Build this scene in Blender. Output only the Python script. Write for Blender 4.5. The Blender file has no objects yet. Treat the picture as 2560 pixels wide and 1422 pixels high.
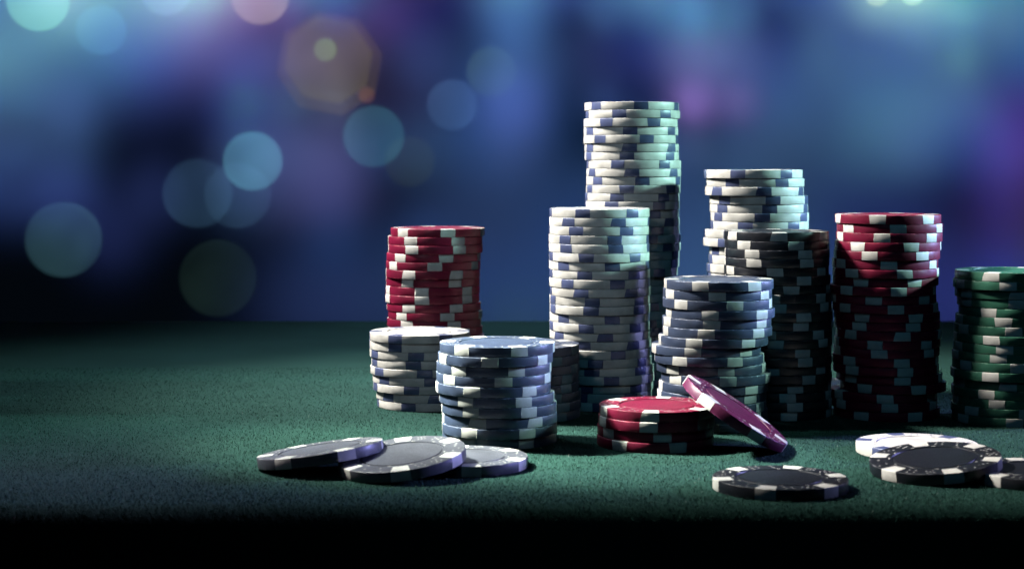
import bpy, bmesh, math, random
from mathutils import Vector, Matrix, Quaternion

# ------------------------------------------------------------------ camera
sc = bpy.context.scene
col = sc.collection
F_PX, CX, HORIZON, CAM_H = 4300.0, 1280.0, 408.0, 0.0967
cam_data = bpy.data.cameras.new("camera")
cam = bpy.data.objects.new("camera", cam_data)
col.objects.link(cam)
cam.location = (0, 0, CAM_H)
cam.rotation_euler = (math.radians(90), 0, 0)
cam_data.sensor_width = 36
cam_data.lens = 36 * F_PX / 2560
cam_data.shift_y = (HORIZON - 711) / 2560
cam_data.clip_start, cam_data.clip_end = 0.01, 50
cam_data.dof.use_dof = True
cam_data.dof.focus_distance = 0.63
cam_data.dof.aperture_fstop = 22
sc.camera = cam
sc.view_settings.view_transform = 'Standard'
sc.view_settings.look = 'None'
sc.view_settings.exposure = 0
sc.view_settings.gamma = 1
sc.cycles.use_denoising = True
sc.cycles.max_bounces = 6
sc.cycles.diffuse_bounces = 0
sc.cycles.transparent_max_bounces = 24
sc.cycles.sample_clamp_indirect = 3

# ------------------------------------------------------------------ world (a dark room)
world = bpy.data.worlds.new("World")
sc.world = world
world.use_nodes = True
bg = world.node_tree.nodes["Background"]
bg.inputs["Color"].default_value = (0.10, 0.22, 0.42, 1)
bg.inputs["Strength"].default_value = 0.012

# ------------------------------------------------------------------ lamps lighting the table: key, mint and violet; the others added
def spot(name, loc, target, watts, color, half_deg, blend, radius):
    ld = bpy.data.lights.new(name, 'SPOT')
    ld.energy, ld.color = watts, color
    ld.spot_size, ld.spot_blend = math.radians(2 * half_deg), blend
    ld.shadow_soft_size = radius
    o = bpy.data.objects.new(name, ld)
    col.objects.link(o)
    o.location = loc
    o.rotation_euler = (Vector(target) - Vector(loc)).to_track_quat('-Z', 'Y').to_euler()
    return o

spot("key_spotlight", (-0.60, 0.835, 0.72), (0.10, 0.695, 0.0), 122, (1.0, 0.955, 0.89), 12.3, 0.5, 0.065)
spot("added_pool_spot", (-0.50, 0.78, 0.64), (-0.042, 0.580, 0.0), 72, (0.86, 1.0, 0.80), 5.0, 0.75, 0.02)  # added lamp to brighten the felt pool and grey chips at left
spot("added_front_spot", (-0.52, 0.75, 0.60), (0.030, 0.568, 0.0), 92, (0.92, 1.0, 0.90), 4.1, 0.4, 0.015)  # added lamp to brighten the felt in the centre foreground
spot("mint_spotlight", (0.88, 0.70, 0.36), (0.06, 0.68, 0.070), 50, (0.50, 1.0, 0.92), 7.6, 0.9, 0.03)
spot("violet_spotlight", (0.88, 0.82, 0.24), (0.06, 0.605, 0.018), 42, (0.36, 0.37, 1.0), 7.5, 0.8, 0.04)
spot("added_blue_front_fill", (0.02, -0.25, 0.75), (0.06, 0.96, 0.0), 2.4, (0.15, 0.60, 1.0), 13.2, 0.6, 0.12)  # added blue fill standing in for ambient light on shadowed fronts
spot("added_grey_front_fill", (-0.42, -0.20, 0.42), (0.008, 0.745, 0.078), 11, (0.80, 0.90, 1.0), 5.0, 0.9, 0.10)  # added fill for the left stacks, in place of bounced light
spot("added_blue_rear_spot", (0.10, 1.50, 0.80), (0.02, 0.93, 0.0), 26, (0.55, 0.75, 1.0), 15, 1.0, 0.08)  # added lamp to lift the far felt
spot("added_teal_side_wash", (-0.30, 0.95, 0.70), (-0.13, 0.70, 0.0), 10, (0.75, 0.88, 1.0), 22, 1.0, 0.06)  # added broad wash to even out shadow bands on the left felt
spot("added_violet_side_spot", (-0.45, 0.70, 0.55), (-0.13, 0.545, 0.0), 15, (1.0, 0.62, 1.0), 8, 1.0, 0.05)  # added lamp for a violet tinge on the left foreground felt

# ------------------------------------------------------------------ node helpers
def new_mat(name):
    m = bpy.data.materials.new(name)
    m.use_nodes = True
    nt = m.node_tree
    nt.nodes.clear()
    return m, nt, nt.nodes.new, nt.links.new

def tag(o, label=None, cat=None, group=None, kind=None):
    if label: o['label'] = label
    if cat: o['category'] = cat
    if group: o['group'] = group
    if kind: o['kind'] = kind
    return o

def link_obj(name, mesh, parent=None):
    o = bpy.data.objects.new(name, mesh)
    col.objects.link(o)
    if parent: o.parent = parent
    return o

def mesh_from_bm(name, bm, mats, sharp=35):
    me = bpy.data.meshes.new(name)
    bm.to_mesh(me)
    bm.free()
    for m in mats: me.materials.append(m)
    for p in me.polygons: p.use_smooth = True
    me.set_sharp_from_angle(angle=math.radians(sharp))
    return me

# ------------------------------------------------------------------ materials
def chip_material(name, base, worn, rough, spec=0.5):
    m, nt, N, L = new_mat(name)
    out = N("ShaderNodeOutputMaterial"); b = N("ShaderNodeBsdfPrincipled")
    L(b.outputs[0], out.inputs[0])
    tc = N("ShaderNodeTexCoord"); oi = N("ShaderNodeObjectInfo")
    sh = N("ShaderNodeVectorMath"); sh.operation = 'ADD'
    sc_ = N("ShaderNodeVectorMath"); sc_.operation = 'SCALE'; sc_.inputs[3].default_value = 0.37
    L(oi.outputs["Location"], sc_.inputs[0])
    L(tc.outputs["Object"], sh.inputs[0]); L(sc_.outputs[0], sh.inputs[1])
    # soft blotches of handling
    n1 = N("ShaderNodeTexNoise"); n1.inputs["Scale"].default_value = 160; n1.inputs["Detail"].default_value = 5
    L(sh.outputs[0], n1.inputs["Vector"])
    r1 = N("ShaderNodeMapRange"); r1.inputs[1].default_value = .35; r1.inputs[2].default_value = .7
    r1.inputs[3].default_value = .78; r1.inputs[4].default_value = 1.14
    L(n1.outputs["Fac"], r1.inputs[0])
    vr = N("ShaderNodeMapRange"); vr.inputs[3].default_value = .88; vr.inputs[4].default_value = 1.1
    L(oi.outputs["Random"], vr.inputs[0])
    mu = N("ShaderNodeMath"); mu.operation = 'MULTIPLY'; L(r1.outputs[0], mu.inputs[0]); L(vr.outputs[0], mu.inputs[1])
    tint = N("ShaderNodeVectorMath"); tint.operation = 'SCALE'; tint.inputs[0].default_value = base[:3]
    L(mu.outputs[0], tint.inputs[3])
    # nicks along the two rims: height close to the faces, broken up by noise
    sp = N("ShaderNodeSeparateXYZ"); L(tc.outputs["Object"], sp.inputs[0])
    hz = N("ShaderNodeMath"); hz.operation = 'SUBTRACT'; L(sp.outputs[2], hz.inputs[0]); hz.inputs[1].default_value = .00171
    ab = N("ShaderNodeMath"); ab.operation = 'ABSOLUTE'; L(hz.outputs[0], ab.inputs[0])
    rim = N("ShaderNodeMapRange"); rim.inputs[1].default_value = .00128; rim.inputs[2].default_value = .00155
    L(ab.outputs[0], rim.inputs[0])
    ln = N("ShaderNodeVectorMath"); ln.operation = 'LENGTH'
    cb = N("ShaderNodeCombineXYZ"); L(sp.outputs[0], cb.inputs[0]); L(sp.outputs[1], cb.inputs[1]); L(cb.outputs[0], ln.inputs[0])
    rr = N("ShaderNodeMapRange"); rr.inputs[1].default_value = .0193; rr.inputs[2].default_value = .0197
    L(ln.outputs["Value"], rr.inputs[0])
    n2 = N("ShaderNodeTexNoise"); n2.inputs["Scale"].default_value = 420; n2.inputs["Detail"].default_value = 4
    L(sh.outputs[0], n2.inputs["Vector"])
    r2 = N("ShaderNodeMapRange"); r2.inputs[1].default_value = .51; r2.inputs[2].default_value = .60
    L(n2.outputs["Fac"], r2.inputs[0])
    m1 = N("ShaderNodeMath"); m1.operation = 'MULTIPLY'; L(rim.outputs[0], m1.inputs[0]); L(rr.outputs[0], m1.inputs[1])
    m2 = N("ShaderNodeMath"); m2.operation = 'MULTIPLY'; L(m1.outputs[0], m2.inputs[0]); L(r2.outputs[0], m2.inputs[1])
    m3 = N("ShaderNodeMath"); m3.operation = 'MULTIPLY'; L(m2.outputs[0], m3.inputs[0]); m3.inputs[1].default_value = .75
    mix = N("ShaderNodeMix"); mix.data_type = 'RGBA'
    L(m3.outputs[0], mix.inputs[0]); L(tint.outputs[0], mix.inputs[6]); mix.inputs[7].default_value = (*worn, 1)
    L(mix.outputs[2], b.inputs["Base Color"])
    # scattered specks
    n3 = N("ShaderNodeTexNoise"); n3.inputs["Scale"].default_value = 2600; n3.inputs["Detail"].default_value = 3
    L(sh.outputs[0], n3.inputs["Vector"])
    ro = N("ShaderNodeMapRange"); ro.inputs[1].default_value = .3; ro.inputs[2].default_value = .7
    ro.inputs[3].default_value = rough - .08; ro.inputs[4].default_value = rough + .14
    L(n3.outputs["Fac"], ro.inputs[0]); L(ro.outputs[0], b.inputs["Roughness"])
    bu = N("ShaderNodeBump"); bu.inputs["Strength"].default_value = .35; bu.inputs["Distance"].default_value = .00006
    L(n3.outputs["Fac"], bu.inputs["Height"])
    bu2 = N("ShaderNodeBump"); bu2.inputs["Strength"].default_value = .5; bu2.inputs["Distance"].default_value = .00012
    L(n2.outputs["Fac"], bu2.inputs["Height"]); L(bu.outputs[0], bu2.inputs["Normal"])
    L(bu2.outputs[0], b.inputs["Normal"])
    b.inputs["Specular IOR Level"].default_value = spec
    return m

MAT = {
    'white': chip_material("chip_white", (0.72, 0.705, 0.65), (0.85, 0.84, 0.80), .42),
    'blue':  chip_material("chip_blue", (0.048, 0.068, 0.125), (0.30, 0.36, 0.50), .40),
    'red':   chip_material("chip_red", (0.17, 0.003, 0.030), (0.45, 0.06, 0.10), .45, .28),
    'red_violet_lit': chip_material("chip_red_violet_lit", (0.085, 0.003, 0.040), (0.42, 0.10, 0.26), .45, .3),  # red chip with violet light painted into its colour
    'black': chip_material("chip_black", (0.006, 0.008, 0.015), (0.12, 0.12, 0.14), .40),
    'slate': chip_material("chip_slate", (0.085, 0.088, 0.112), (0.30, 0.30, 0.32), .40),
    'green': chip_material("chip_green", (0.040, 0.165, 0.105), (0.22, 0.42, 0.30), .45, .3),
}
INLAY = {k: MAT['white'] for k in MAT}
INLAY['white'] = chip_material("chip_inlay_blue", (0.085, 0.108, 0.225), (0.30, 0.36, 0.50), .34)

MARKS = dict.fromkeys(MAT, chip_material("chip_print_grey", (0.58, 0.57, 0.54), (0.5, 0.5, 0.5), .5))
MARKS['white'] = INLAY['white']

def felt_material():
    m, nt, N, L = new_mat("green_felt")
    out = N("ShaderNodeOutputMaterial"); b = N("ShaderNodeBsdfPrincipled"); L(b.outputs[0], out.inputs[0])
    tc = N("ShaderNodeTexCoord")
    n1 = N("ShaderNodeTexNoise"); n1.inputs["Scale"].default_value = 2600; n1.inputs["Detail"].default_value = 4
    n2 = N("ShaderNodeTexNoise"); n2.inputs["Scale"].default_value = 28; n2.inputs["Detail"].default_value = 5
    L(tc.outputs["Object"], n1.inputs["Vector"]); L(tc.outputs["Object"], n2.inputs["Vector"])
    cr = N("ShaderNodeValToRGB")
    cr.color_ramp.elements[0].position = .34; cr.color_ramp.elements[0].color = (0.010, 0.036, 0.030, 1)
    cr.color_ramp.elements[1].position = .70; cr.color_ramp.elements[1].color = (0.022, 0.072, 0.058, 1)
    L(n1.outputs["Fac"], cr.inputs[0])
    r = N("ShaderNodeMapRange"); r.inputs[1].default_value = .3; r.inputs[2].default_value = .7
    r.inputs[3].default_value = .88; r.inputs[4].default_value = 1.10
    L(n2.outputs["Fac"], r.inputs[0])
    v = N("ShaderNodeVectorMath"); v.operation = 'SCALE'; L(cr.outputs[0], v.inputs[0]); L(r.outputs[0], v.inputs[3])
    L(v.outputs[0], b.inputs["Base Color"])
    b.inputs["Roughness"].default_value = .95
    b.inputs["Specular IOR Level"].default_value = .1
    bu = N("ShaderNodeBump"); bu.inputs["Strength"].default_value = .5; bu.inputs["Distance"].default_value = .0002
    L(n1.outputs["Fac"], bu.inputs["Height"]); L(bu.outputs[0], b.inputs["Normal"])
    return m
FELT = felt_material()

def nap_material():
    m, nt, N, L = new_mat("felt_fibres")
    out = N("ShaderNodeOutputMaterial"); b = N("ShaderNodeBsdfPrincipled"); L(b.outputs[0], out.inputs[0])
    g = N("ShaderNodeNewGeometry")
    cr = N("ShaderNodeValToRGB"); e = cr.color_ramp.elements
    e[0].position = 0; e[0].color = (0.016, 0.058, 0.046, 1)
    e[1].position = .6; e[1].color = (0.024, 0.082, 0.064, 1)
    for p, c in ((.93, (0.055, 0.165, 0.125, 1)), (.992, (0.08, 0.22, 0.16, 1)), (.998, (0.28, 0.32, 0.30, 1))):
        k = e.new(p); k.color = c
    L(g.outputs["Random Per Island"], cr.inputs[0]); L(cr.outputs[0], b.inputs["Base Color"])
    b.inputs["Roughness"].default_value = .9; b.inputs["Specular IOR Level"].default_value = .15
    return m
NAP = nap_material()

def plain(name, color, rough):
    m, nt, N, L = new_mat(name)
    out = N("ShaderNodeOutputMaterial"); b = N("ShaderNodeBsdfPrincipled"); L(b.outputs[0], out.inputs[0])
    n = N("ShaderNodeTexNoise"); n.inputs["Scale"].default_value = 40
    v = N("ShaderNodeMapRange"); v.inputs[3].default_value = .8; v.inputs[4].default_value = 1.2
    L(n.outputs["Fac"], v.inputs[0])
    s = N("ShaderNodeVectorMath"); s.operation = 'SCALE'; s.inputs[0].default_value = color; L(v.outputs[0], s.inputs[3])
    L(s.outputs[0], b.inputs["Base Color"]); b.inputs["Roughness"].default_value = rough
    return m
WOOD = plain("black_stained_wood", (0.006, 0.006, 0.007), .7)
FLOOR = plain("dark_carpet", (0.01, 0.01, 0.012), .95)

# ------------------------------------------------------------------ table
T_NEAR, T_FAR, T_HALF, ROLL = 0.4905, 1.061, 1.1, 0.007  # near edge rolls off here to shape the foreground's fade to dark
def table_top():
    bm = bmesh.new()
    prof = [(T_FAR, -0.030)]
    for a in range(90, -1, -10):
        prof.append((T_FAR - ROLL + ROLL * math.sin(math.radians(a)), -ROLL + ROLL * math.cos(math.radians(a))))
    for a in range(0, 91, 6):
        prof.append((T_NEAR - ROLL * math.sin(math.radians(a)), -ROLL + ROLL * math.cos(math.radians(a))))
    prof.append((T_NEAR - ROLL, -0.030))
    cols = []
    for x in (-T_HALF, T_HALF):
        cols.append([bm.verts.new((x, y, z)) for y, z in prof])
    for i in range(len(prof) - 1):
        bm.faces.new((cols[0][i], cols[0][i + 1], cols[1][i + 1], cols[1][i]))
    bm.faces.new(cols[0][::-1]); bm.faces.new(cols[1])
    bm.faces.new((cols[0][0], cols[1][0], cols[1][-1], cols[0][-1]))
    bmesh.ops.recalc_face_normals(bm, faces=bm.faces)
    return mesh_from_bm("felt_top", bm, [FELT], 40)

table = link_obj("card_table", None)
table.location = (0, 0.77, -0.74)
tag(table, "green felt card table carrying all the poker chips", "table")
top = link_obj("felt_top", table_top(), table)
top.location = (0, -0.77, 0.74)
def box_mesh(name, x0, x1, y0, y1, z0, z1, mat, bevel=0.003):
    bm = bmesh.new()
    bmesh.ops.create_cube(bm, size=1)
    for v in bm.verts:
        v.co = Vector(((x0 + x1) / 2 + v.co.x * (x1 - x0), (y0 + y1) / 2 + v.co.y * (y1 - y0), (z0 + z1) / 2 + v.co.z * (z1 - z0)))
    bmesh.ops.bevel(bm, geom=bm.edges[:], offset=bevel, segments=2, affect='EDGES')
    return mesh_from_bm(name, bm, [mat])
link_obj("apron", box_mesh("apron", -1.06, 1.06, -.262, .262, .64, .709, WOOD), table)
for sx in (-1, 1):
    for sy in (-1, 1):
        link_obj("leg", box_mesh("leg", sx * 1.0 - .03, sx * 1.0 + .03, sy * .22 - .03, sy * .22 + .03, 0, .639, WOOD), table)

# short standing fibres of the felt nap, over the part of the cloth in view
def fibres():
    rnd = random.Random(11)
    verts, faces = [], []
    n = 0
    while n < 230000:
        y = .4842 + (rnd.random() ** 1.5) * .33
        x = rnd.uniform(-.31, .31) * (y / .8)
        a = rnd.uniform(0, 6.283); l = rnd.uniform(.0004, .0010); t = rnd.uniform(.2, 1.3); w = rnd.uniform(.00006, .00013)
        q = max(0, min(ROLL * .95, T_NEAR - y)); z0 = -(ROLL - math.sqrt(ROLL * ROLL - q * q))
        dx, dy, dz = math.cos(a) * math.sin(t) * l, math.sin(a) * math.sin(t) * l, math.cos(t) * l
        px, py = -math.sin(a) * w, math.cos(a) * w
        k = len(verts)
        verts += [(x - px, y - py, z0), (x + px, y + py, z0), (x + dx, y + dy, z0 + dz)]
        faces.append((k, k + 1, k + 2))
        n += 1
    me = bpy.data.meshes.new("felt_nap")
    me.from_pydata(verts, [], faces)
    me.materials.append(NAP)
    return me
nap = link_obj("felt_nap", fibres(), table)
nap.location = (0, -0.77, 0.74)
nap['kind'] = 'stuff'

# ------------------------------------------------------------------ poker chips
R, T = 20.0, 3.40          # millimetres
HALF_SPOT = 8.75
SHAPES = [  # how the moulded edge spots run down the rim: (slant left, slant right, pinch left, pinch right) in degrees
    (0, 0, 0, 0), (.25, -.2, .2, .2), (-.6, .5, 0, 0), (.2, .1, 1.3, -1.2), (1.3, -.1, -.3, 0), (0.1, .25, -.3, .25), (-.2, -.35, 0, .2),
]
def shape_offset(sl, pinch, z, r):
    u = (z / T - .5) * 2
    k = max(0, min(1, (r - 14.9) / 4.8))
    return k * (sl * u + pinch * (1 - u * u))
OUTER = [(14.9, T), (17.2, T), (19.66, T), (19.86, T - .035), (19.96, T - .10), (20, T - .20), (20, T * .5),
         (20, .20), (19.96, .10), (19.86, .035), (19.66, 0), (14.9, 0)]
INNER_TOP = [(0, T - .07), (6, T - .07), (12.4, T - .07), (12.55, T - .36), (13.15, T - .36), (13.3, T - .02), (14.9, T)]
def grid_strip(bm, angles_of, prof):
    rows = []
    for r, z in prof:
        rows.append([bm.verts.new((r * math.cos(a) / 1000, r * math.sin(a) / 1000, z / 1000)) for a in angles_of(r, z)])
    for a, b in zip(rows, rows[1:]):
        for i in range(len(a) - 1):
            bm.faces.new((a[i], b[i], b[i + 1], a[i + 1]))
    return rows

def body_mesh(shape, mat):
    s = SHAPES[shape]; rnd = random.Random(shape * 7 + 3)
    bm = bmesh.new()
    dense = 10
    jit = {}
    def sector(k):
        def f(r, z):
            a0 = 60 * k + HALF_SPOT + shape_offset(s[1], s[3], z, r)
            a1 = 60 * (k + 1) - HALF_SPOT + shape_offset(s[0], s[2], z, r)
            return [math.radians(a0 + (a1 - a0) * i / dense) for i in range(dense + 1)]
        return f
    ring = []
    for k in range(6):
        ring += [60 * k - HALF_SPOT + 2 * HALF_SPOT * i / 4 for i in range(4)]
        ring += [60 * k + HALF_SPOT + (60 - 2 * HALF_SPOT) * i / dense for i in range(dense)]
    ring.append(ring[0] + 360)
    rad = [math.radians(a) for a in ring]
    for k in range(6):
        grid_strip(bm, sector(k), OUTER)
    grid_strip(bm, lambda r, z: rad, INNER_TOP)
    grid_strip(bm, lambda r, z: rad, [(14.9, 0), (0, 0)])
    bmesh.ops.remove_doubles(bm, verts=bm.verts[:], dist=2e-6)
    for v in bm.verts:            # moulding burr along the rims
        r = math.hypot(v.co.x, v.co.y) * 1000
        if 19.7 < r < 19.98:
            f = 1 + rnd.gauss(0, .0012)
            v.co.x *= f; v.co.y *= f
    bmesh.ops.recalc_face_normals(bm, faces=bm.faces[:])
    return mesh_from_bm("chip_body", bm, [mat], 50)

def spot_mesh(shape, mat):
    s = SHAPES[shape]
    bm = bmesh.new()
    def f(r, z):
        a0 = -HALF_SPOT + shape_offset(s[0], s[2], z, r)
        a1 = HALF_SPOT + shape_offset(s[1], s[3], z, r)
        return [math.radians(a0 + (a1 - a0) * i / 4) for i in range(5)]
    rows = grid_strip(bm, f, [(r + (.03 if r > 19 else 0), z + (.012 if z > T - .05 else 0)) for r, z in OUTER])
    # inner wall closes the inlay
    for i in range(4):
        bm.faces.new((rows[-1][i], rows[0][i], rows[0][i + 1], rows[-1][i + 1]))
    for side in (0, 4):
        bm.faces.new([rw[side] for rw in rows])
    bmesh.ops.recalc_face_normals(bm, faces=bm.faces[:])
    return mesh_from_bm("edge_spot", bm, [mat], 50)

def mark_mesh(seed, mat):
    """printed dice pips between the edge spots and short dashes round the centre ring"""
    rnd = random.Random(seed)
    bm = bmesh.new()
    z = (T + .012) / 1000
    def disc(x, y, r, n=8):
        vs = [bm.verts.new(((x + r * math.cos(6.2832 * i / n)) / 1000, (y + r * math.sin(6.2832 * i / n)) / 1000, z)) for i in range(n)]
        bm.faces.new(vs)
    LAY = {1: [(0, 0)], 2: [(-1, -1), (1, 1)], 3: [(-1, -1), (0, 0), (1, 1)], 4: [(-1, -1), (1, 1), (-1, 1), (1, -1)],
           5: [(-1, -1), (1, 1), (-1, 1), (1, -1), (0, 0)], 6: [(-1, -1), (1, 1), (-1, 1), (1, -1), (-1, 0), (1, 0)]}
    for k in range(6):
        for off, num in ((-9.5, [4, 2, 5, 3, 6, 1][k]), (9.5, [5, 3, 6, 4, 3, 2][k])):
            a = math.radians(60 * k + 30 + off)
            cx, cy = 17.2 * math.cos(a), 17.2 * math.sin(a)
            tw = a + rnd.uniform(-.5, .5)
            for u, v in LAY[num]:
                du, dv = u * 1.05, v * 1.05
                disc(cx + du * math.cos(tw) - dv * math.sin(tw), cy + du * math.sin(tw) + dv * math.cos(tw), .34)
        for off in (-14, 14):
            a0 = math.radians(60 * k + off)
            for q in (0,):
                a1, a2 = a0 - .045, a0 + .045
                vs = [bm.verts.new((r * math.cos(a) / 1000, r * math.sin(a) / 1000, z)) for r, a in ((13.7, a1), (14.1, a1), (14.1, a2), (13.7, a2))]
                bm.faces.new(vs)
    bmesh.ops.recalc_face_normals(bm, faces=bm.faces[:])
    for f in bm.faces:
        if f.normal.z < 0: f.normal_flip()
    me = bpy.data.meshes.new("dice_marks")
    bm.to_mesh(me); bm.free()
    me.materials.append(mat)
    return me

BODY, SPOT, MARK = {}, {}, {}
def make_chip(kind, shape, matrix, label, group, face=False):
    if (kind, shape) not in BODY:
        BODY[kind, shape] = body_mesh(shape, MAT[kind])
        SPOT[kind, shape] = spot_mesh(shape, INLAY[kind])
    o = link_obj("poker_chip", BODY[kind, shape])
    o.matrix_world = matrix
    tag(o, label, "poker chip", group)
    for k in range(6):
        s = link_obj("edge_spot", SPOT[kind, shape], o)
        s.rotation_euler = (0, 0, math.radians(60 * k))
    if face:
        if kind not in MARK: MARK[kind] = mark_mesh(5, MARKS[kind])
        link_obj("dice_marks", MARK[kind], o)
    return o

ORD = ["top", "second", "third", "fourth", "fifth", "sixth", "seventh", "eighth", "ninth", "tenth", "eleventh", "twelfth",
       "thirteenth", "fourteenth", "fifteenth", "sixteenth", "seventeenth", "eighteenth"]
SPOTS = {'white': 'blue', 'blue': 'white', 'red': 'white', 'black': 'white', 'green': 'white'}
NAMES = {
    'A': "red stack standing alone behind the short white stack",
    'B': "short white stack in front of the red stack",
    'C': "short front blue stack of ten",
    'D': "short blue stack half hidden behind the front one",
    'E': "white stack in front of the tallest stack",
    'F': "tallest white stack",
    'G': "white stack behind the black stack",
    'H': "blue stack behind the leaning red chip",
    'I': "tall black stack",
    'J': "tall shadowed red stack beside the black stack",
    'K': "green stack at the picture's right edge",
    'L': "low pile of four red chips",
}
STACKS = [{'name': 'A', 'kind': 'red', 'x': -0.03268, 'y': 0.73191, 'pitch': 3.46, 'chips': [(1.08, 44.9), (0.03, 1.3), (0.18, 2.7), (-0.62, 47.7), (-0.78, 34.3), (-0.87, 2.1), (-0.93, 0.2), (-1.06, 19.4), (-1.2, 20.0), (-0.55, 0.7), (0.08, 47.1), (-0.39, 57.1), (0.03, 10.2), (0.95, 27.0), (0.59, 8.7), (0.27, 11.8), (-0.4, 26.7), (0.29, 50.6), (0.56, 15.8), (0.44, 19.1)]},
{'name': 'B', 'kind': 'white', 'x': -0.0368, 'y': 0.688, 'pitch': 3.3, 'chips': [(-0.04, 3.9), (-0.19, 4.2), (-0.06, 28.6), (0.59, 23.7), (0.28, 37.5), (1.16, 43.1), (1.36, 19.4), (2.58, 44.0), (3.0, 10.8)]},
{'name': 'C', 'kind': 'blue', 'x': -0.0053, 'y': 0.5993, 'pitch': 3.46, 'chips': [(0.18, 52.7), (-0.44, 25.0), (-0.97, 53.3), (-1.05, 40.2), (-1.22, 9.1), (0.01, 58.1), (0.78, 1.5), (0.98, 8.4), (0.98, 58.9), (1.03, 57.5)]},
{'name': 'D', 'kind': 'blue', 'x': 0.00582, 'y': 0.659, 'pitch': 3.46, 'chips': [(-0.09, 35.6), (-0.05, 1.3), (-0.05, 34.0), (-0.34, 20.1), (-0.09, 17.4), (0.65, 58.3), (0.57, 10.8), (0.21, 7.4)]},
{'name': 'E', 'kind': 'white', 'x': 0.03504, 'y': 0.688, 'pitch': 3.42, 'chips': [(-0.01, 7.6), (-0.1, 49.5), (-0.19, 60.0), (-0.32, 45.2), (-0.23, 46.2), (-0.14, 12.2), (-0.17, 42.2), (0.02, 9.9), (-0.14, 47.9), (0.19, 5.2), (-0.05, 18.8), (0.08, 17.1), (0.06, 41.3), (-0.02, 11.8), (0.05, 33.6), (0.65, 6.5), (0.48, 46.8), (0.65, 20.5), (1.66, 13.5), (1.76, 35.3), (1.49, 7.2), (0.81, 2.1), (0.81, 25.3)]},
{'name': 'F', 'kind': 'white', 'x': 0.05089, 'y': 0.73191, 'pitch': 3.49, 'chips': [(0.04, 37.4), (0.49, 9.4), (-0.39, 55.2), (-0.26, 25.1), (-0.39, 45.7), (0.04, 23.6), (0.1, 20.1), (0.89, 6.3), (0.89, 23.9), (0.79, 36.7), (0.65, 18.2), (0.26, 7.3), (0.26, 0.1), (0.24, 53.3), (0.32, 16.7), (0.32, 57.7), (0.93, 46.4), (0.81, 12.2), (0.24, 30.7), (0.16, 28.7), (-0.53, 3.5), (-2.25, 36.7), (-2.06, 42.0), (-1.68, 40.8), (-1.48, 56.9), (-1.48, 34.6), (-0.91, 51.3), (-1.36, 2.5), (-1.34, 51.8), (-0.49, 44.5), (0.07, 7.6), (-0.21, 33.7), (0.17, 47.3), (0.63, 1.2), (0.59, 36.3)]},
{'name': 'G', 'kind': 'white', 'x': 0.09888, 'y': 0.7055, 'pitch': 3.48, 'chips': [(-0.01, 4.2), (0.9, 54.8), (0.33, 33.4), (2.2, 38.8), (2.33, 34.5), (2.62, 24.9), (2.52, 5.5), (0.16, 54.2), (-0.3, 47.4), (2.14, 21.3), (1.87, 7.5), (1.03, 7.4), (1.49, 6.4), (1.5, 2.6), (1.01, 57.3), (1.28, 43.8), (0.96, 10.0), (1.21, 26.3), (1.35, 42.8), (0.95, 16.8), (0.8, 17.8), (0.11, 10.3), (0.49, 54.6), (-0.25, 29.6), (-0.46, 24.1), (-0.36, 12.6), (0.4, 3.7)]},
{'name': 'H', 'kind': 'blue', 'x': 0.07549, 'y': 0.63398, 'pitch': 3.38, 'chips': [(0.7, 3.7), (0.27, 23.1), (0.16, 42.0), (1.17, 12.9), (-0.03, 18.2), (0.11, 11.7), (-1.4, 3.0), (-3.92, 9.8), (-2.92, 51.3), (-2.1, 39.3), (-0.54, 36.3), (-1.26, 7.0), (-1.84, 8.0), (-1.99, 25.2), (-1.37, 14.5), (-1.29, 20.4)]},
{'name': 'I', 'kind': 'black', 'x': 0.10215, 'y': 0.66409, 'pitch': 3.36, 'chips': [(0.0, 24.4), (0.15, 42.7), (0.11, 53.0), (0.03, 55.6), (-0.1, 19.9), (0.53, 50.6), (0.37, 36.5), (0.68, 14.6), (0.98, 20.1), (1.44, 47.1), (1.5, 43.9), (0.98, 8.7), (1.05, 16.6), (0.82, 47.7), (0.98, 50.2), (0.92, 13.8), (0.98, 54.8), (0.88, 39.4), (1.05, 30.3), (0.98, 38.4), (0.92, 32.1)]},
{'name': 'J', 'kind': 'red', 'x': 0.14484, 'y': 0.66256, 'pitch': 3.35, 'chips': [(-0.03, 6.8), (0.68, 26.9), (0.33, 10.1), (-0.3, 43.9), (-0.69, 59.4), (-1.19, 22.1), (-1.16, 38.9), (-1.01, 51.0), (-2.18, 35.4), (-1.87, 8.0), (-1.32, 29.5), (-0.61, 50.6), (-0.34, 46.8), (0.07, 32.8), (-0.45, 4.7), (-0.69, 10.2), (-1.19, 35.8), (-1.04, 39.2), (0.42, 32.1), (1.63, 46.2), (-1.66, 19.1), (-1.66, 23.9), (-0.69, 49.7)]},
{'name': 'K', 'kind': 'green', 'x': 0.18762, 'y': 0.64906, 'pitch': 3.32, 'chips': [(-0.03, 54.7), (-0.62, 14.3), (0.22, 23.0), (1.04, 19.5), (1.55, 47.7), (0.4, 7.2), (-0.24, 19.5), (-0.49, 55.9), (-0.75, 11.1), (-1.05, 5.8), (-1.05, 26.2), (-1.71, 58.7), (-0.36, 14.2), (-1.26, 53.4), (-0.8, 3.4), (-1.51, 36.6), (-1.26, 22.4)]},
{'name': 'L', 'kind': 'red', 'x': 0.04966, 'y': 0.5931, 'pitch': 3.42, 'chips': [(0.47, 18.1), (0.12, 17.6), (-0.17, 32.1), (-0.32, 47.9)]},
{'name': 'Q', 'kind': 'black', 'x': 0.13695, 'y': 0.72881, 'pitch': 3.42, 'chips': [(-0.12, 1.5)]}]
rnd = random.Random(21)
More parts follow.
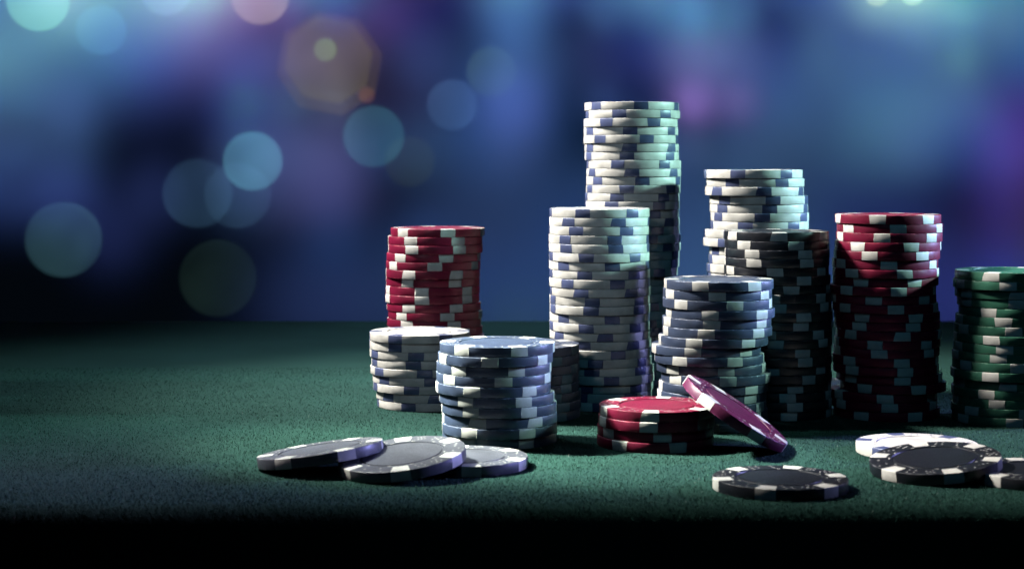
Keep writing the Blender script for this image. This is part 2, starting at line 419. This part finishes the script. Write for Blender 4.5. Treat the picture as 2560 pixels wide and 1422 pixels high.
for st in STACKS:
    n = len(st['chips'])
    thick = [rnd.uniform(.965, 1.03) for _ in range(n)]
    thick = [v * n / sum(thick) for v in thick]
    for i, (dx, rot) in enumerate(st['chips']):
        z = sum(thick[i + 1:]) * st['pitch'] / 1000 + .0001
        m = (Matrix.Translation((st['x'] + dx / 1000, st['y'] + rnd.uniform(-.0008, .0008), z))
             @ Matrix.Rotation(math.radians(rnd.uniform(-.12, .12)), 4, 'X') @ Matrix.Rotation(math.radians(rnd.uniform(-.12, .12)), 4, 'Y')
             @ Matrix.Rotation(math.radians(rot), 4, 'Z') @ Matrix.Diagonal((1, 1, thick[i] * st['pitch'] / 3.45, 1)))
        kd = st['kind']
        if st['name'] == 'Q':
            label = "lone black chip flat on the felt in the gap behind the tall black stack"
            group = "loose chips lying on the felt"
        else:
            where = NAMES[st['name']]
            group = "chips of the " + where
            if i == 0: pos = "top chip of the "
            elif i == n - 1: pos = "bottom chip of the "
            elif i < n / 2: pos = ORD[i] + " chip from the top of the "
            else: pos = ORD[n - 1 - i] + " chip from the bottom of the "
            label = pos + where
        make_chip(kd, rnd.choice([0, 0, 1, 1, 5, 5, 6, 2, 3, 4]), m, label, group, face=(i == 0))

def tilted(kind, cx, cy, n, rot, z=None, label="", group=None, shape=0):
    """a loose chip whose lowest rim point rests at height z (0 = the felt) and whose face points along n"""
    n = Vector(n).normalized()
    q = Vector((0, 0, 1)).rotation_difference(n)
    low = -math.sqrt(max(0, 1 - n.z ** 2)) * .020
    base = (z or 0) - low + .0001
    m = Matrix.Translation((cx, cy, base)) @ q.to_matrix().to_4x4() @ Matrix.Rotation(math.radians(rot), 4, 'Z')
    return make_chip(kind, shape, m, label, group, face=True)
def lean(ux, uy, deg):
    l = math.hypot(ux, uy); t = math.radians(deg)
    return (-math.sin(t) * ux / l, -math.sin(t) * uy / l, math.cos(t))
LOOSE = "loose chips lying on the felt"
n_lean = (Matrix.Rotation(math.radians(33), 3, 'Y') @ Matrix.Rotation(math.radians(5), 3, 'X')) @ Vector((0, 0, 1))
tilted('red_violet_lit', .0742, .580, n_lean, -72, 0, "red chip in painted violet light, leaning steeply against the low pile of four red chips", LOOSE)
tilted('slate', -.0606, .546, lean(.936, -.352, 8.4), -119, 0, "grey chip farthest left, its right side propped on another grey chip", LOOSE)
tilted('slate', -.0340, .536, lean(.75, .66, 8.5), -88, 0, "middle grey chip of the loose three, overlapping the flat one", LOOSE, 1)
tilted('slate', -.0149, .549, (0, 0, 1), -83, 0, "flat grey chip partly under the middle grey chip, before the blue stack", LOOSE)
tilted('black', .0797, .5115, (0, 0, 1), -111, 0, "black chip lying flat and alone in front", LOOSE)
tilted('white', .1353, .575, (0, 0, 1), -140, 0, "single white chip lying flat on the felt behind black chips", LOOSE)
tilted('black', .1313, .533, lean(.8, .6, 6.5), -148, 0, "tilted black chip resting on another, in front of the flat white chip", LOOSE, 1)
tilted('black', .1600, .525, (0, 0, 1), -146, 0, "black chip at the right edge, mostly under the tilted black chip", LOOSE)

# ------------------------------------------------------------------ behind the table: added cloth, tinted by unseen added lamps
WALL_Y = 2.5
def cloth_material():
    m, nt, N, L = new_mat("added_translucent_cloth")
    out = N("ShaderNodeOutputMaterial"); t = N("ShaderNodeBsdfTranslucent")
    t.inputs["Color"].default_value = (.8, .8, .8, 1)
    L(t.outputs[0], out.inputs[0])
    return m
bm = bmesh.new()
vs = [bm.verts.new((x, WALL_Y, z)) for x, z in ((-2.2, -.74), (2.2, -.74), (2.2, 1.4), (-2.2, 1.4))]
bm.faces.new(vs)
me = bpy.data.meshes.new("backdrop"); bm.to_mesh(me); bm.free(); me.materials.append(cloth_material())  # added screen that carries the coloured pools of light
tag(link_obj("backdrop", me), kind='structure')
bm = bmesh.new()
vs = [bm.verts.new((x, y, -.74)) for x, y in ((-2.4, -1.5), (2.4, -1.5), (2.4, 3.4), (-2.4, 3.4))]
bm.faces.new(vs)
me = bpy.data.meshes.new("floor"); bm.to_mesh(me); bm.free(); me.materials.append(FLOOR)
tag(link_obj("floor", me), kind='structure')

S = WALL_Y / F_PX
LAMP_GAIN = 45.5
LAMPS = [(124, -150, 230, 1.0233, [0.189, 0.578, 1.0]),
(348, -150, 230, 0.5626, [0.281, 1.0, 0.0]),
(2140, -150, 230, 0.496, [0.0, 0.055, 1.0]),
(500, -80, 130, 0.7465, [0.221, 1.0, 0.824]),
(2292, -80, 130, 0.6426, [0.608, 1.0, 0.626]),
(348, 74, 230, 0.4712, [0.126, 0.213, 1.0]),
(2364, -150, 230, 0.3226, [0.0, 1.0, 0.426]),
(2588, 74, 230, 0.2876, [0.016, 0.355, 1.0]),
(572, -150, 230, 0.3345, [1.0, 0.0, 0.632]),
(2180, -80, 130, 0.4883, [0.524, 1.0, 0.268]),
(1284, -80, 130, 0.2227, [0.24, 1.0, 0.597]),
(724, -80, 130, 0.4527, [0.173, 0.522, 1.0]),
(124, 74, 230, 0.1518, [0.158, 0.618, 1.0]),
(1916, 746, 230, 0.1581, [0.155, 0.438, 1.0]),
(-100, 74, 230, 0.1025, [0.468, 0.625, 1.0]),
(1620, -80, 130, 0.372, [0.204, 0.674, 1.0]),
(836, -80, 130, 0.3678, [0.077, 0.49, 1.0]),
(2292, 32, 130, 0.2578, [0.306, 0.634, 1.0]),
(1732, -80, 130, 0.296, [0.323, 0.288, 1.0]),
(1244, 298, 230, 0.1774, [0.052, 0.291, 1.0]),
(1508, -80, 130, 0.251, [0.144, 0.427, 1.0]),
(1692, 746, 230, 0.1355, [0.129, 0.365, 1.0]),
(1692, 522, 230, 0.1242, [0.135, 0.342, 1.0]),
(1732, 144, 130, 0.1777, [0.495, 0.499, 1.0]),
(500, 32, 130, 0.225, [0.435, 0.437, 1.0]),
(1468, 746, 230, 0.1193, [0.128, 0.346, 1.0]),
(2588, 746, 230, 0.0643, [0.252, 0.444, 1.0]),
(2516, -80, 130, 0.1923, [0.173, 0.673, 1.0]),
(-100, 298, 230, 0.0817, [0.388, 0.558, 1.0]),
(1284, 32, 130, 0.2552, [0.106, 0.353, 1.0]),
(164, -80, 130, 0.1737, [1.0, 0.428, 0.429]),
(612, -80, 130, 0.1753, [0.297, 0.313, 1.0]),
(388, -80, 130, 0.435, [0.195, 0.0, 1.0]),
(2140, 298, 230, 0.1697, [0.167, 0.401, 1.0]),
(2140, 74, 230, 0.1455, [0.0, 0.0, 1.0]),
(-60, 144, 130, 0.1771, [0.136, 0.777, 1.0]),
(1284, 256, 130, 0.2146, [0.177, 0.251, 1.0]),
(1244, 746, 230, 0.1085, [0.088, 0.271, 1.0]),
(1844, 144, 130, 0.1744, [0.25, 0.421, 1.0]),
(612, 144, 130, 0.1899, [0.197, 0.268, 1.0]),
(2364, 746, 230, 0.1127, [0.103, 0.143, 1.0]),
(2364, 298, 230, 0.1047, [0.0, 0.046, 1.0]),
(1956, -80, 130, 0.2159, [0.188, 0.478, 1.0]),
(2516, 368, 130, 0.1563, [0.169, 0.217, 1.0]),
(1020, 746, 230, 0.0705, [0.146, 0.33, 1.0]),
(1844, -80, 80, 0.2708, [0.0, 0.487, 1.0]),
(164, 256, 130, 0.1754, [0.151, 0.335, 1.0]),
(2404, 256, 130, 0.125, [0.216, 0.583, 1.0]),
(1956, 256, 130, 0.1363, [0.142, 0.408, 1.0]),
(52, 144, 130, 0.1555, [0.192, 0.574, 1.0]),
(164, 32, 130, 0.1358, [0.402, 1.0, 0.55]),
(1916, 522, 230, 0.0896, [0.148, 0.428, 1.0]),
(724, 144, 130, 0.1438, [0.337, 0.323, 1.0]),
(2140, 522, 230, 0.0602, [0.092, 0.151, 1.0]),
(796, 746, 230, 0.0752, [0.138, 0.269, 1.0]),
(724, 368, 130, 0.1382, [0.243, 0.342, 1.0]),
(2068, 144, 130, 0.073, [0.36, 0.966, 1.0]),
(2180, 256, 130, 0.0609, [0.226, 0.864, 1.0]),
(1732, 256, 80, 0.2937, [0.524, 0.292, 1.0]),
(2292, 256, 130, 0.0713, [0.312, 0.946, 1.0]),
(1284, 144, 130, 0.1407, [0.157, 0.408, 1.0]),
(2292, 368, 130, 0.1014, [0.252, 0.576, 1.0]),
(836, 144, 130, 0.109, [0.51, 0.457, 1.0]),
(1732, 32, 130, 0.0843, [0.0, 1.0, 0.0]),
(1244, 522, 230, 0.0719, [0.178, 0.356, 1.0]),
(1692, 74, 230, 0.1939, [0.038, 0.112, 1.0]),
(948, 32, 130, 0.1285, [0.368, 0.196, 1.0]),
(836, 368, 130, 0.1114, [0.331, 0.36, 1.0]),
(2404, 32, 130, 0.2022, [0.0, 0.0, 1.0]),
(2404, 32, 80, 0.1631, [0.368, 1.0, 0.592]),
(836, 480, 130, 0.123, [0.265, 0.286, 1.0]),
(2140, 746, 230, 0.0866, [0.093, 0.234, 1.0]),
(1732, 32, 80, 0.2132, [0.108, 0.441, 1.0]),
(164, 480, 130, 0.1276, [0.122, 0.23, 1.0]),
(2516, 32, 130, 0.0671, [0.842, 1.0, 0.904]),
(1620, 368, 130, 0.1428, [0.131, 0.318, 1.0]),
(1396, -80, 130, 0.2217, [0.086, 0.15, 1.0]),
(2292, 144, 130, 0.1362, [0.103, 0.327, 1.0]),
(-60, 368, 130, 0.1012, [0.04, 0.28, 1.0]),
(2180, 32, 80, 0.1161, [0.506, 1.0, 0.865]),
(-60, 256, 80, 0.2205, [0.0, 0.299, 1.0]),
(1844, 32, 80, 0.1389, [0.154, 0.571, 1.0]),
(164, 368, 130, 0.0793, [0.149, 0.392, 1.0]),
(2404, 144, 80, 0.0999, [0.324, 1.0, 0.876]),
(724, 480, 130, 0.0701, [0.281, 0.316, 1.0]),
(1508, 144, 130, 0.0629, [0.216, 0.297, 1.0]),
(-60, -80, 130, 0.0745, [0.0, 0.0, 1.0]),
(612, 368, 130, 0.1156, [0.192, 0.287, 1.0]),
(612, 256, 130, 0.1389, [0.083, 0.159, 1.0]),
(1060, -80, 80, 0.0576, [1.0, 0.743, 0.967]),
(-60, 32, 80, 0.2347, [0.0, 0.365, 1.0]),
(1844, 256, 80, 0.1338, [0.535, 0.351, 1.0]),
(52, 480, 130, 0.0704, [0.106, 0.248, 1.0]),
(1244, -150, 230, 0.3023, [0.144, 0.146, 1.0]),
(2180, 368, 130, 0.0276, [0.209, 1.0, 0.4]),
(388, 32, 130, 0.0641, [0.49, 1.0, 0.0]),
(836, 32, 80, 0.1455, [0.167, 0.152, 1.0]),
(612, 32, 80, 0.1191, [0.389, 0.388, 1.0]),
(1620, 32, 80, 0.0776, [0.263, 0.567, 1.0]),
(612, 480, 130, 0.0753, [0.143, 0.339, 1.0]),
(2516, 480, 130, 0.0826, [0.047, 0.078, 1.0]),
(1060, 32, 130, 0.0441, [0.075, 0.08, 1.0]),
(1956, 144, 130, 0.0825, [0.075, 0.161, 1.0]),
(1844, -80, 130, 0.091, [0.208, 0.0, 1.0]),
(724, 32, 80, 0.1206, [0.362, 0.233, 1.0]),
(2068, 32, 130, 0.061, [0.482, 1.0, 0.633]),
(1508, 480, 130, 0.0733, [0.112, 0.322, 1.0]),
(948, -80, 130, 0.0588, [0.187, 0.312, 1.0]),
(1956, 368, 130, 0.0393, [0.222, 0.485, 1.0]),
(1844, 368, 130, 0.0896, [0.188, 0.423, 1.0]),
(1284, 368, 130, 0.0226, [0.509, 0.433, 1.0]),
(1732, 816, 130, 0.0428, [0.284, 0.726, 1.0]),
(2516, 704, 130, 0.1069, [0.0, 0.046, 1.0]),
(1508, 32, 80, 0.1009, [0.179, 0.444, 1.0]),
(2588, 522, 230, 0.0231, [1.0, 0.472, 0.0]),
(724, 256, 80, 0.0811, [0.246, 0.545, 1.0]),
(612, 256, 80, 0.0433, [0.226, 1.0, 0.303]),
(948, 368, 130, 0.0523, [0.0, 0.251, 1.0]),
(276, 592, 130, 0.0546, [0.128, 0.213, 1.0]),
(52, 256, 80, 0.1041, [0.082, 0.373, 1.0]),
(1060, 592, 130, 0.067, [0.095, 0.277, 1.0]),
(836, 592, 130, 0.0467, [0.043, 0.267, 1.0]),
(2364, 74, 230, 0.0381, [0.584, 1.0, 0.0]),
(500, 144, 130, 0.0559, [0.556, 0.366, 1.0]),
(2588, 298, 230, 0.1146, [0.344, 0.0, 1.0]),
(-60, 480, 130, 0.0643, [0.07, 0.19, 1.0]),
(1732, 368, 80, 0.0535, [0.292, 0.488, 1.0]),
(1396, 144, 130, 0.045, [0.144, 0.301, 1.0]),
(388, 480, 130, 0.0646, [0.136, 0.235, 1.0]),
(276, 144, 130, 0.0352, [0.0, 1.0, 0.0]),
(2180, 144, 80, 0.0398, [0.419, 0.999, 1.0]),
(2068, 368, 130, 0.0054, [0.0, 1.0, 0.0]),
(1060, 368, 130, 0.0403, [0.117, 0.538, 1.0]),
(1020, 298, 230, 0.0284, [0.473, 0.242, 1.0]),
(1396, 480, 130, 0.0328, [0.102, 0.307, 1.0]),
(2404, 368, 130, 0.0352, [0.0, 0.457, 1.0]),
(2292, 592, 130, 0.0445, [0.123, 0.215, 1.0]),
(836, 256, 80, 0.0853, [0.355, 0.525, 1.0]),
(1844, 256, 130, 0.0348, [0.0, 0.0, 1.0]),
(2516, 592, 130, 0.0583, [0.075, 0.007, 1.0]),
(1396, 592, 130, 0.0467, [0.043, 0.228, 1.0]),
(1508, 592, 130, 0.0353, [0.091, 0.212, 1.0]),
(612, 368, 80, 0.0182, [0.0, 1.0, 0.247]),
(1508, 816, 130, 0.0352, [0.174, 0.541, 1.0]),
(1508, 256, 80, 0.0895, [0.14, 0.303, 1.0]),
(2180, 816, 130, 0.0407, [0.121, 0.333, 1.0]),
(1284, 816, 130, 0.0168, [0.419, 1.0, 0.151]),
(1060, 144, 130, 0.1025, [0.159, 0.295, 1.0]),
(52, 368, 80, 0.0784, [0.11, 0.318, 1.0])]
for u, v, s, m_, c in LAMPS:
    # the lamp stands s*S metres behind the cloth; peak radiance on the cloth is m_
    d = s * S
    ld = bpy.data.lights.new("added_backdrop_lamp", 'SPOT')  # unseen added lamp, its colour fitted to tint the backdrop
    ld.energy = LAMP_GAIN * m_ * d * d
    g_ = .3 * c[0] + .6 * c[1] + .1 * c[2]
    ld.color = [.93 * v + .07 * g_ for v in c]
    ld.shadow_soft_size = d * .1
    ld.spot_size, ld.spot_blend = math.radians(120), 1
    o = bpy.data.objects.new("added_backdrop_lamp", ld)
    col.objects.link(o)
    o.rotation_euler = (math.radians(-90), 0, 0)        # shining at the back of the cloth
    o.location = ((u - CX) * S, WALL_Y + d, CAM_H - (v - HORIZON) * S)

# ------------------------------------------------------------------ glowing globes in front of the cloth
def s2l(c):
    return [((x / 255 + .055) / 1.055) ** 2.4 if x > 10 else x / 255 / 12.92 for x in c]
def glow_material(name, inner, outer):
    a, b = s2l(inner), s2l(outer)
    add = [max(.0, p - q) * .4 for p, q in zip(a, b)]
    m, nt, N, L = new_mat(name)
    out = N("ShaderNodeOutputMaterial"); ad = N("ShaderNodeAddShader")
    tr = N("ShaderNodeBsdfTransparent"); em = N("ShaderNodeEmission")
    em.inputs["Color"].default_value = (*add, 1)
    lw = N("ShaderNodeLayerWeight"); lw.inputs[0].default_value = .35
    mr = N("ShaderNodeMapRange"); mr.inputs[1].default_value = .70; mr.inputs[2].default_value = .97
    mr.inputs[3].default_value = .92; mr.inputs[4].default_value = 1.6
    tc = N("ShaderNodeTexCoord"); nz = N("ShaderNodeTexNoise"); nz.inputs["Scale"].default_value = 16; nz.inputs["Detail"].default_value = 1
    nr = N("ShaderNodeMapRange"); nr.inputs[1].default_value = .3; nr.inputs[2].default_value = .7
    nr.inputs[3].default_value = .7; nr.inputs[4].default_value = 1.25
    off = N("ShaderNodeVectorMath"); off.operation = 'ADD'; oi = N("ShaderNodeObjectInfo")
    L(tc.outputs["Object"], off.inputs[0]); L(oi.outputs["Location"], off.inputs[1]); L(off.outputs[0], nz.inputs["Vector"])
    L(nz.outputs["Fac"], nr.inputs[0])
    pm = N("ShaderNodeMath"); pm.operation = 'MULTIPLY'
    L(lw.outputs["Facing"], mr.inputs[0]); L(mr.outputs[0], pm.inputs[0]); L(nr.outputs[0], pm.inputs[1]); L(pm.outputs[0], em.inputs["Strength"])
    L(tr.outputs[0], ad.inputs[0]); L(em.outputs[0], ad.inputs[1]); L(ad.outputs[0], out.inputs[0])
    return m
def globe(u, v, r, inner, outer, label, y=2.3, sides=0):
    k = y / F_PX
    bm = bmesh.new()
    if sides:
        bmesh.ops.create_cone(bm, cap_ends=True, segments=sides, radius1=r * k, radius2=r * k, depth=.05, matrix=Matrix.Rotation(math.radians(90), 4, 'X') @ Matrix.Rotation(math.radians(12), 4, 'Z'))
    else:
        bmesh.ops.create_uvsphere(bm, u_segments=48, v_segments=32, radius=r * k)
    name = "octagonal_glow" if sides else "globe_lamp"
    me = mesh_from_bm(name, bm, [glow_material(name + "_glass", inner, outer)])
    o = link_obj(name, me)
    o.location = ((u - CX) * k, y, CAM_H - (v - HORIZON) * k)
    tag(o, label, "lamp", "blurred round lights in the dark background")
    return o
globe(95, 2, 76, (125, 210, 220), (85, 150, 190), "bright mint round light cut by the top left corner")
globe(253, 76, 62, (80, 140, 190), (68, 120, 170), "faint thin blue round light right of the bright mint corner light")
globe(415, -22, 62, (135, 165, 220), (115, 140, 200), "pale lilac round light at the top edge beside the pink one")
globe(650, -10, 72, (165, 140, 175), (110, 85, 150), "pinkish round light at the top edge")
octa = globe(825, 160, 130, (82, 74, 98), (62, 60, 105), "large amber grey octagonal light above the red stack", 2.36, 8)
lens = globe(822, 152, 108, (92, 86, 104), (72, 68, 103), None, 2.33, 8)  # second glowing layer added inside to soften the octagon
lens.name = "inner_glow"
for k in ("category", "group"): del lens[k]
lens.parent = octa
lens.location = lens.location - octa.location
globe(813, 125, 28, (125, 140, 125), (100, 98, 112), "small pale green round light inside the large octagonal light", 2.2)
globe(917, 238, 20, (112, 82, 92), (70, 60, 85), "small salmon light at the octagonal light's lower edge", 2.2)
globe(934, 341, 76, (48, 88, 118), (32, 48, 88), "teal round light directly above the red stack")
globe(1024, 404, 62, (40, 52, 62), (28, 40, 62), "dim olive round light just right of the teal one above the red stack", 2.26)
globe(1131, 262, 63, (58, 88, 142), (38, 62, 115), "blue round light just below and left of a similar blue one")
globe(1229, 180, 62, (70, 105, 150), (58, 90, 145), "upper blue round light left of the tallest white stack", 2.26)
globe(632, 403, 73, (78, 130, 168), (48, 72, 122), "brightest teal blue round light at left centre")
globe(494, 483, 86, (40, 62, 92), (20, 30, 62), "left dim slate blue round light of the overlapping pair", 2.26)
globe(594, 488, 82, (38, 58, 88), (22, 34, 66), "right dim slate blue round light of the overlapping pair", 2.22)
globe(159, 599, 93, (42, 68, 82), (10, 16, 40), "grey teal round light alone at far left")
globe(545, 695, 95, (24, 38, 48), (10, 18, 38), "barely visible dark green round light above the table's back edge")
globe(2192, -14, 30, (205, 245, 238), (140, 195, 215), "left of two small bright mint glints at the top edge, far right")
globe(2282, -16, 29, (185, 240, 232), (120, 185, 205), "right of two small bright mint glints at the top edge, far right")
